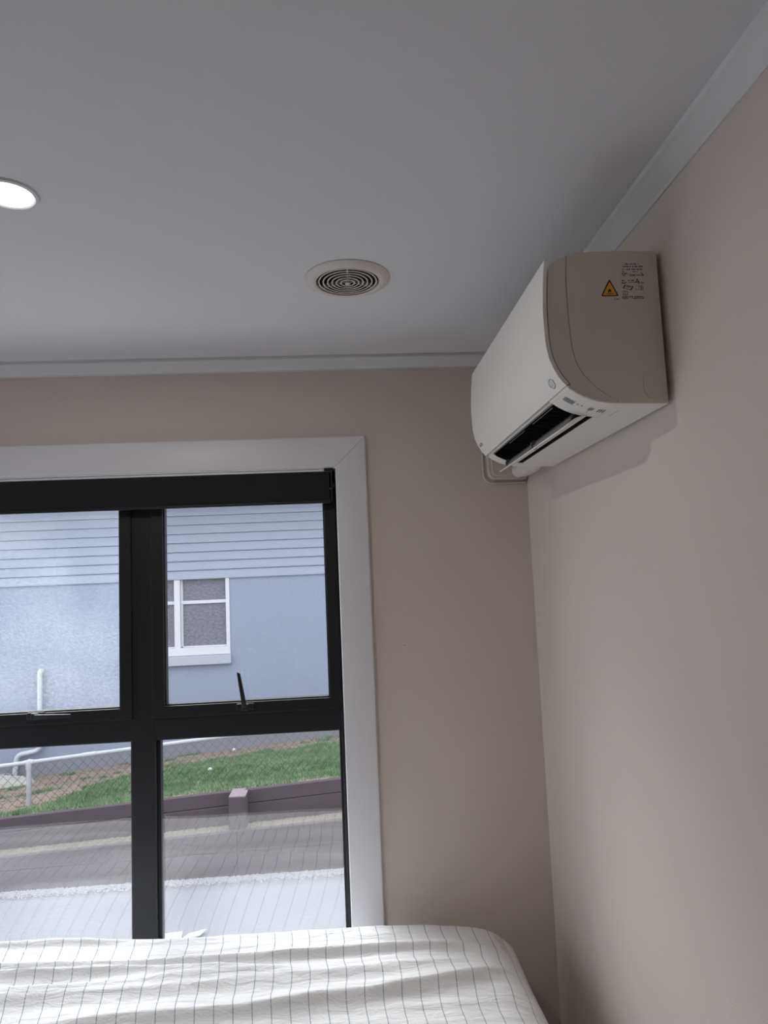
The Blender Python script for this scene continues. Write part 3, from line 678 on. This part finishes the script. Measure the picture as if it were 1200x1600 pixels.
FOLDS = [  # (polyline in X,Y of the crest, amplitude, half width towards window, towards room, side drop)
 ([(-2.1, 2.30), (-1.07, 2.262), (-.88, 2.258), (-.70, 2.2435)], .010, .020, .012, (-2.1, -.60)),
 ([(-2.1, 2.165), (-.9963, 2.123), (-.6396, 2.1077), (-.2813, 2.1023), (-.054, 2.1135), (.2109, 2.1204), (.33, 2.130)], .012, .030, .012, (-2.1, .42)),
 ([(-2.1, 2.12), (-.9774, 2.0833), (-.8624, 2.0825), (-.7196, 2.0841), (-.5087, 2.0575), (-.30, 2.045), (-.1, 2.03)], .013, .016, .020, (-2.1, -.15)),
 ([(-2.1, 1.80), (-.5162, 1.851), (-.2519, 1.861), (.0343, 1.885), (.30, 1.96), (.45, 2.03)], .016, .060, .016, (-.9, .50)),
 ([(-2.1, 1.94), (-.9, 1.965), (-.5, 1.985), (0.0, 1.999), (.30, 2.03)], .010, .05, .025, (-2.1, .40)),
 ([(-2.1, 2.02), (-.9, 2.005), (-.5, 2.02), (-.2, 2.03)], .006, .02, .02, (-1.3, -.1)),
 ([(-2.1, 1.72), (-.9, 1.75), (-.2, 1.72), (.3, 1.70)], .012, .03, .03, (-2.1, .5)),
 ([(-2.1, 1.62), (-.9, 1.60), (-.2, 1.64), (.3, 1.60)], .010, .03, .02, (-2.1, .5)),
]
def hfold(x, y):
    h = 0.0
    for P, amp, wf, wn, (xa, xb) in FOLDS:
        X_ = [p[0] for p in P]; yc = np.interp(x, X_, [p[1] for p in P])
        yc = yc + .004*np.sin(x*9+amp*900)
        env = np.clip((x-xa)/.25, 0, 1)*np.clip((xb-x)/.22, 0, 1)
        d = y-yc; wd = np.where(d > 0, wf, wn); h = h + 1.8*amp*env*np.exp(-np.abs(d/wd)**1.5)
    return h
def sheet():
    rx, ry = .105, .055
    ix0, ix1, iy0, iy1 = EX0+.10, EX1-rx, EY0+ry, EY1-ry
    S = np.concatenate([np.arange(ix0-.42, ix1, .012), np.arange(ix1, ix1+.42, .008)])
    T = np.arange(iy0-.36, iy1+.36, .0065)
    V, UV = [], []; crest = [(-2.1, .012), (-1.05, .016), (-.87, .012), (-.61, .0035), (-.30, -.001), (-.10, -.003), (.09, -.006), (.25, -.016), (.37, -.030), (.45, -.050), (.52, -.080)]
    for s in S:
        for t in T:
            qx, qy = min(max(s, ix0), ix1), min(max(t, iy0), iy1); dx, dy = s-qx, t-qy; d = math.hypot(dx, dy)
            if d > 1e-9:
                nx, ny = dx/d, dy/d; rho = math.sqrt((nx*rx)**2+(ny*ry)**2); L_ = rho*math.pi/2
                if d < L_: hd, vd = rho*math.sin(d/rho), rho*(1-math.cos(d/rho))
                else: hd, vd = rho, rho+(d-L_)
                x, y, z = qx+nx*hd, qy+ny*hd, -vd
            else: x, y, z = s, t, 0.0; vd = 0
            vd = -z
            keep = max(0.0, 1-vd/.10)
            top = float(np.interp(x, [c[0] for c in crest], [c[1] for c in crest]))
            # crown near the window edge falls a little towards the room
            zz = ZB + z + (top + .004)*keep*min(1, .35+.65*max(0, (y-1.5)/.75)) 
            zz += float(hfold(x, y))*keep
            nz = noise.noise(Vector((x*5-y*2, y*24, 1.3)))*.0042 + noise.noise(Vector((x*14+y*9, y*62, 4.3)))*.0018 + .0022*(.5-abs(noise.noise(Vector((x*9+y*14, y*26-x*5, 7.7)))))
            zz += nz*keep
            if vd > .03:
                k2 = min(1, (vd-.03)/.12); wv = noise.noise(Vector((s*5, t*5, 9)))*.010 + .004*math.sin(s*14+t*6)
                if d > 1e-9: x += nx*wv*k2; y += ny*wv*k2
            V.append((x, y, max(zz, .25)))
            # stripes drift towards the left end
            skew = np.interp(s, [-1.2, -.95, -.43, .1, .5], [.30, .26, .12, 0.0, -.04])
            u = s + float(skew)*(min(t, EY1+.1)-1.9) + (0.30*max(0, t-(iy1+.05)) )
            u += .0025*math.sin(t*31+s*3)
            UV.append((u, t))
    n = len(T); Fc = [(i*n+j, (i+1)*n+j, (i+1)*n+j+1, i*n+j+1) for i in range(len(S)-1) for j in range(n-1)]
    me = bpy.data.meshes.new('fitted_sheet'); me.from_pydata(V, [], Fc)
    uv = me.uv_layers.new(name='UVMap'); li = np.empty(len(me.loops), dtype=np.int32); me.loops.foreach_get('vertex_index', li)
    uv.data.foreach_set('uv', np.array(UV, dtype=np.float32)[li].ravel())
    for p in me.polygons: p.use_smooth = True
    return me
sh = link('fitted_sheet', sheet(), 'sheet', label='creased white cotton sheet with thin blue grey stripes on the bed', cat='sheet')

# ------------------------------------------------------------------ outside: ground
def gz(x, y):       # lawn surface between the timber wall and the house
    a = -1.445+.056*(x+.75); b = -1.668+.081*(x+.9)
    t = min(max((y-5.25)/(7.6-5.25), 0), 1.2); return Zr(a*(1-t)+b*t-.02)
def grid_ground(name, x0, x1, y0, y1, f, m, step=.25, **k):
    xs = np.arange(x0, x1+step/2, step); ys = np.arange(y0, y1+1e-6, (y1-y0)/max(1, round((y1-y0)/step)))
    V = [(x, y, f(x, y)) for x in xs for y in ys]; n = len(ys)
    return link(name, mesh(name, V, [(i*n+j, (i+1)*n+j, (i+1)*n+j+1, i*n+j+1) for i in range(len(xs)-1) for j in range(n-1)], True), m, **k)
PZ = Zr(-1.965)
MT['border'] = mat('white_bounce_strip', rgb(226, 226, 224), 0.9, bump=1.0, bscale=45, var=0.1, vscale=50)
box('ground_bounce_strip', (-14, 14, 2.56, 4.02, PZ-.2, PZ+.004), 'border', kind='structure', label='added white pebble strip bouncing daylight up to the bedroom ceiling')  # unseen pale strip, added to bounce daylight onto the ceiling
box('ground', (-14, 14, 4.02, 5.22, PZ-.2, PZ), 'path', kind='structure', label='pale concrete path between the house and the timber wall')
box('ground_left', (-14, XL-.14, -10, 2.56, PZ-.2, PZ), 'path', kind='structure', label='pale concrete paving outside the left wall')
grid_ground('lawn_bank', -8, 7, 5.24, 7.75, lambda x, y: gz(x, y)+.012*noise.noise(Vector((x*3, y*3, 0))), 'soil', .12, kind='structure', label='dry clay bank sloping up beside the grey house')

# retaining wall
rw = empty('timber_retaining_wall', (-.75, 5.15, Zr(-1.6)), 'dark stained timber retaining wall below the grass', 'retaining wall')
def slope_board(name, x0, x1, y0, y1, zt, zb, m='timber'):
    V = []
    for x in (x0, x1):
        for y in (y0, y1): V += [(x, y, Zr(zb(x))), (x, y, Zr(zt(x)))]
    me = mesh(name, V, [(0, 1, 3, 2), (4, 6, 7, 5), (0, 4, 5, 1), (2, 3, 7, 6), (1, 5, 7, 3), (0, 2, 6, 4)])
    bm = bmesh.new(); bm.from_mesh(me); bmesh.ops.bevel(bm, geom=list(bm.edges), offset=.004, segments=1, affect='EDGES'); bm.to_mesh(me); bm.free()
    o = link(name, me, m); under(rw, o); return o
top = lambda x: -1.4110+.0561*(x+.0755)
XS = [-8.0, -5.55, -3.15, -.775, 1.62, 4.0, 6.4]
for a, b in zip(XS, XS[1:]):
    j = rng.uniform(-.003, .003)
    slope_board('board', a+.0015, b-.0015, 5.150+j, 5.20+j, lambda x: top(x), lambda x: top(x)-.093)
    slope_board('board', a+.0015, b-.0015, 5.146-j, 5.20-j, lambda x: top(x)-.0955, lambda x: top(x)-.275)
    slope_board('board', a+.0015, b-.0015, 4.965+j, 5.005+j, lambda x: -1.665+.045*(x+.75), lambda x: -1.80+.015*(x+.75))
    slope_board('board', a+.0015, b-.0015, 4.968-j, 5.005-j, lambda x: -1.803+.015*(x+.75), lambda x: -1.96)
for k, x in enumerate(XS[1:-1]):
    ps = box('post', (x-.058, x+.058, 5.010, 5.142, PZ, Zr(top(x)-.004)), 'timber', bev=.004)
    under(rw, ps)
    cp_ = link('post_top', None)
    bpy.data.objects.remove(cp_)
    cc = box('post_top', (x-.057, x+.057, 5.011, 5.200, Zr(top(x)-.006), Zr(top(x)+.002)), 'timberl', bev=.001, label='pale rough sawn post top'); under(rw, cc)
slope_board('ledge', -8, 6.4, 5.0, 5.15, lambda x: -1.680+.045*(x+.75), lambda x: -1.80, 'soil')

# gravel as stuff: small faceted stones
def stones(name, pts, sz, m, label, cat):
    base = np.array([(0, 0, 1), (1, 0, 0), (0, 1, 0), (-1, 0, 0), (0, -1, 0), (0, 0, -1)], dtype=np.float64)
    bf = np.array([(0, 1, 2), (0, 2, 3), (0, 3, 4), (0, 4, 1), (5, 2, 1), (5, 3, 2), (5, 4, 3), (5, 1, 4)])
    n = len(pts); s = rng.uniform(.55, 1.3, (n, 1, 3))*sz; a = rng.uniform(0, 6.28, n)
    v = base[None]*s*(1+rng.uniform(-.25, .25, (n, 6, 1))); c, s2 = np.cos(a)[:, None], np.sin(a)[:, None]
    x = v[:, :, 0]*c-v[:, :, 1]*s2; y = v[:, :, 0]*s2+v[:, :, 1]*c; v = np.stack([x, y, v[:, :, 2]*.7], -1)+np.array(pts)[:, None]
    me = bpy.data.meshes.new(name); me.from_pydata(v.reshape(-1, 3).tolist(), [], (bf[None]+np.arange(n)[:, None, None]*6).reshape(-1, 3).tolist())
    return link(name, me, m, kind='stuff', label=label, cat=cat)
pts = [(x, y, Zr(-1.680+.045*(x+.75)+.004)) for x, y in zip(rng.uniform(-4, 1.6, 9000), rng.uniform(5.008, 5.145, 9000))]
stones('ledge_gravel', pts, .008, 'gravel', 'pale gravel lying on the ledge of the timber wall', 'gravel')
pts = [(x, 4.965-abs(rng.normal(0, .04)), PZ+.003+max(0, rng.uniform(-.01, .008))) for x in rng.uniform(-4, 1.6, 16000)]
stones('foot_gravel', pts, .0075, 'gravelw', 'white gravel strip along the foot of the timber wall', 'gravel')
def soil_pts(n):
    out = []
    while len(out) < n:
        x, y = rng.uniform(-5, 1.5), rng.uniform(5.3, 7.55); out.append((x, y, gz(x, y)+.004))
    return out
stones('bank_stones', soil_pts(6000), .010, 'gravel', 'loose stones and clods scattered over the clay bank', 'stones')

# grass
def yb(x): return np.interp(x, [-5, -2.45, -2.1, -1.7, -1.0, 0, 1.5], [5.3, 5.50, 6.15, 6.75, 7.0, 7.15, 7.2])
def grass():
    n = 200000; x = rng.uniform(-5.0, 1.6, n); y = rng.uniform(5.24, 7.6, n)
    nz = np.array([noise.noise(Vector((a*2.6, b*2.6, 3.7))) + .5*noise.noise(Vector((a*8, b*8, 1.7))) for a, b in zip(x, y)])
    d = yb(x)-y; keep = (d + nz*.45 > 0) | ((nz > .38) & (y > 6.2))
    keep &= (rng.uniform(0, 1, n) < np.clip(.9+nz*.6, .3, 1))
    x, y = x[keep], y[keep]; n = len(x); z = np.array([gz(a, b) for a, b in zip(x, y)])
    a = rng.uniform(0, 6.28, n); h = rng.uniform(.012, .034, n); wd = rng.uniform(.002, .0042, n); lean = rng.uniform(0, .035, n); la = rng.uniform(0, 6.28, n)
    v = np.zeros((n, 3, 3)); v[:, 0] = np.stack([x-wd*np.cos(a), y-wd*np.sin(a), z-.004], -1); v[:, 1] = np.stack([x+wd*np.cos(a), y+wd*np.sin(a), z-.004], -1)
    v[:, 2] = np.stack([x+lean*np.cos(la), y+lean*np.sin(la), z+h], -1)
    me = bpy.data.meshes.new('grass'); me.from_pydata(v.reshape(-1, 3).tolist(), [], np.arange(3*n).reshape(-1, 3).tolist())
    link('grass', me, 'grass', kind='stuff', label='short green grass growing on the bank behind the timber wall', cat='grass')
grass()
for (x, y, lab) in ((-1.18, 6.18, 'small white pebble in the middle of the green grass'), (-1.155, 7.32, 'small white pebble on bare soil near the grey house')):
    bm = bmesh.new(); bmesh.ops.create_icosphere(bm, subdivisions=2, radius=.019)
    for v in bm.verts: v.co.z *= .8; v.co += Vector((x, y, gz(x, y)+.028))
    link('white_pebble', bm_done(bm, 'white_pebble', True), 'whitep', label=lab, cat='pebble')
# added flat pieces imitating bright reflections low in the glass
bm = bmesh.new(); add_box(bm, -.055, .055, -.035, .035, 0, .012, .002)
o = link('white_reflection_piece', bm_done(bm, 'white_reflection_piece'), 'whitep', loc=(-1.03, 4.20, PZ), label='flat white piece standing for a reflected bright chink beside the window mullion', cat='offcut'); o.rotation_euler = (0, 0, .12)
bm = bmesh.new(); add_box(bm, -.05, .05, -.03, .03, 0, .010, .003)
for v in bm.verts: v.co.x += v.co.y*.6; v.co.z += .006*math.sin(v.co.x*40)+.006
o = link('green_reflection_piece', bm_done(bm, 'green_reflection_piece'), 'dirt', loc=(-.905, 4.19, PZ), label='pale green piece next to the white one, standing for a reflected bit', cat='scrap'); o.rotation_euler = (0, 0, .2)

# ------------------------------------------------------------------ chain link fence
fe = empty('chain_link_fence', (-2.43, 5.6, Zr(-1.75)), 'galvanised chain link fence with pipe rail above the timber wall', 'fence')
FY = 5.60
rz = lambda x: -1.2013+.0750*(x+1.481)
def fpt(x, dz=0, dy=0): return (x, FY+dy, Zr(rz(x)+dz))
for a, b in ((-5.6, -2.43), (-2.43, .55), (.55, 3.5)):
    o = link('top_rail', tube('top_rail', [fpt(a), fpt((a+b)/2), fpt(b)], .0155, 12), 'galv'); under(fe, o)
for x in (-1.98, -5.0, 1.3):
    o = link('rail_sleeve', tube('rail_sleeve', [fpt(x-.05), fpt(x+.05)], .0185, 12), 'galv'); under(fe, o)
for x in (-5.5, -2.43, .56, 3.4):
    o = link('post', tube('post', [(x, FY, gz(x, FY)-.1), fpt(x, -.012)], .019, 14), 'galv'); under(fe, o)
    sub(o, link('post_cap', tube('post_cap', [fpt(x, -.055), fpt(x, -.045), fpt(x, .010), fpt(x, .020), fpt(x, .024)], [.0225, .0245, .0245, .018, .006], 14), 'galv'),
        link('rail_clamp', tube('rail_clamp', [fpt(x-.035), fpt(x+.035)], .0195, 14), 'galv'))
def mesh_wires():
    V, Fc = [], []; p = .035; r = .0014
    for k in range(int(6.4/p)):
        x0 = -4.6 + k*p; pts_ = []
        zlow = gz(x0, FY)-ZC; m_ = int((rz(x0)-zlow)/p)+1
        for j in range(m_+1):
            side = 1 if (j % 2) else -1
            xx = x0 + (p/2 if (j+k) % 2 == 0 else -p/2)
            pts_.append(Vector((xx, FY+.0012*side, Zr(rz(xx)-.012-j*p))))
        for a, b in zip(pts_, pts_[1:]):
            d = (b-a).normalized(); u = d.cross(Vector((0, 1, 0))).normalized(); w_ = Vector((0, 1, 0)); n = len(V)
            for q in (a, b):
                V += [q+u*r, q-u*r*.6+w_*r, q-u*r*.6-w_*r]
            Fc += [(n, n+1, n+4, n+3), (n+1, n+2, n+5, n+4), (n+2, n, n+3, n+5)]
    me = bpy.data.meshes.new('wire_mesh'); me.from_pydata([tuple(v) for v in V], [], Fc); return me
o = link('wire_mesh', mesh_wires(), 'wire', kind='stuff', label='diamond woven wire'); under(fe, o)

# ------------------------------------------------------------------ neighbouring house
HY = 7.60
hs = empty('neighbouring_house', (-1.8, HY, Zr(-1.8)), 'grey rendered house with pale weatherboard upper wall beyond the fence', 'house')
WX0, WX1, WZ0, WZ1 = -2.335, -1.2105, -.640, .135
bm = bmesh.new()
HX0, HX1 = -8.0, 6.0
for (a, b, c, d) in ((HX0, WX0, -2.3, .11), (WX1, HX1, -2.3, .11), (WX0, WX1, -2.3, WZ0), (WX0, WX1, WZ1-.03, .11)): add_box(bm, a, b, HY, HY+.15, Zr(c), Zr(d))
under(hs, link('rendered_wall', bm_done(bm, 'rendered_wall'), 'render'))
pl = box('footing', (HX0, HX1, HY-.018, HY+.05, Zr(-2.4), Zr(-1.50)), 'plinth', bev=.005, label='lighter grey concrete footing')
for v in pl.data.vertices:
    if v.co.z > Zr(-1.6): v.co.z += .081*(v.co.x+.9) - .03
under(hs, pl)
bmr = bmesh.new(); add_box(bmr, HX0, HX1, HY+.02, HY+.15, Zr(.1), Zr(1.10)); under(hs, link('upper_wall', bm_done(bmr, 'upper_wall'), 'siding'))
e = .0982; prof = [(HY+.018, .0025), (HY-.024, .0025), (HY-.024, .018), (HY-.006, e-.001), (HY+.018, e-.001)]
bme = extrude_profile('weatherboard', [(a, b) for a, b in prof], 'x', HX0, HX1)
bme.materials.append(MT['siding'])
for k in range(10):
    o = bpy.data.objects.new('weatherboard', bme); COL.objects.link(o); o.location = (0, 0, Zr(.0925)+k*e); under(hs, o)
so = box('soffit', (HX0-.4, HX1+.4, HY-.55, HY+.1, Zr(1.08), Zr(1.10)), 'whitep'); under(hs, so)
fa = box('fascia', (HX0-.4, HX1+.4, HY-.58, HY-.55, Zr(1.06), Zr(1.20)), 'whitep'); under(hs, fa)
rf = link('roof', mesh('roof', [(HX0-.4, HY-.6, Zr(1.20)), (HX1+.4, HY-.6, Zr(1.20)), (HX1+.4, HY+5, Zr(2.6)), (HX0-.4, HY+5, Zr(2.6)), (HX0-.4, HY-.6, Zr(1.24)), (HX1+.4, HY-.6, Zr(1.24)), (HX1+.4, HY+5, Zr(2.64)), (HX0-.4, HY+5, Zr(2.64))],
     [(0, 1, 2, 3), (4, 5, 6, 7), (0, 1, 5, 4), (1, 2, 6, 5), (2, 3, 7, 6), (3, 0, 4, 7)]), 'roof'); under(hs, rf)
# its window
nw = link('house_window', None, label='white framed obscure glass window'); nw.location = (-1.77, HY, Zr(-.64)); under(hs, nw)
def nwb(nm, b, m='whitep', bev=.003, **k):
    o = box(nm, (b[0], b[1], b[2], b[3], Zr(b[4]), Zr(b[5])), m, bev=bev, **k); sub(nw, o); return o
FYn = HY-.012
nwb('jamb', (WX0, WX0+.042, FYn, HY+.10, WZ0, .12)); nwb('jamb', (WX1-.040, WX1, FYn, HY+.10, WZ0, .12))
nwb('mullion', (-1.797, -1.735, FYn, HY+.10, WZ0, .12)); nwb('bottom_rail', (WX0, WX1, FYn-.004, HY+.10, WZ0-.075, WZ0+.006))
for a, b in ((WX0+.042, -1.797), (-1.735, WX1-.040)):
    nwb('transom', (a, b, HY+.022, HY+.06, -.170, -.134)); 
    nwb('sash_edge', (a, a+.022, HY+.028, HY+.06, WZ0, .12)); nwb('sash_edge', (a, b, HY+.028, HY+.06, WZ0+.006, WZ0+.022))
    nwb('obscure_pane', (a, b, HY+.045, HY+.055, WZ0, -.15), 'obscure', 0); nwb('obscure_pane', (a, b, HY+.045, HY+.055, -.15, .12), 'obscure', 0)
nwb('sill', (WX0-.01, WX1+.010, HY-.050, HY+.02, WZ0-.175, WZ0-.078), 'sillc', .006, label='pale grey projecting sill')

# waste pipe on the house wall
wp = link('waste_pipe', tube('waste_pipe', [(-3.175, HY+.02, Zr(-.800)), (-3.175, HY-.055, Zr(-.795)), (-3.170, HY-.055, Zr(-1.600)), (-3.395, HY-.055, Zr(-1.635)), (-3.425, HY-.055, Zr(-1.90))], .0245, 16, bend=.055), 'pipe',
     label='white plastic waste pipe bent down the grey house wall', cat='pipe')
gy = link('gully_ring', lathe('gully_ring', [(.055, 0), (.055, .05), (.075, .055), (.085, .05), (.085, 0)], (-3.50, 7.47, gz(-3.5, 7.47)+.02), 28), 'plinth', label='round grey gully rim beside the waste pipe', cat='drain')
# pale concrete lump by the pipe
bm = bmesh.new(); bmesh.ops.create_icosphere(bm, subdivisions=4, radius=1)
for v in bm.verts:
    c = v.co.copy(); f_ = 1+.22*noise.noise(c*1.6+Vector((5, 1, 2)))+.10*noise.noise(c*4)
    v.co = Vector((-3.52+c.x*.46*f_, 7.02+c.y*.22*f_, gz(-3.4, 7.0)+.03+c.z*.085*f_))
link('concrete_lump', bm_done(bm, 'concrete_lump', True), 'rock', label='pale lump of concrete on the soil below the waste pipe', cat='rock')
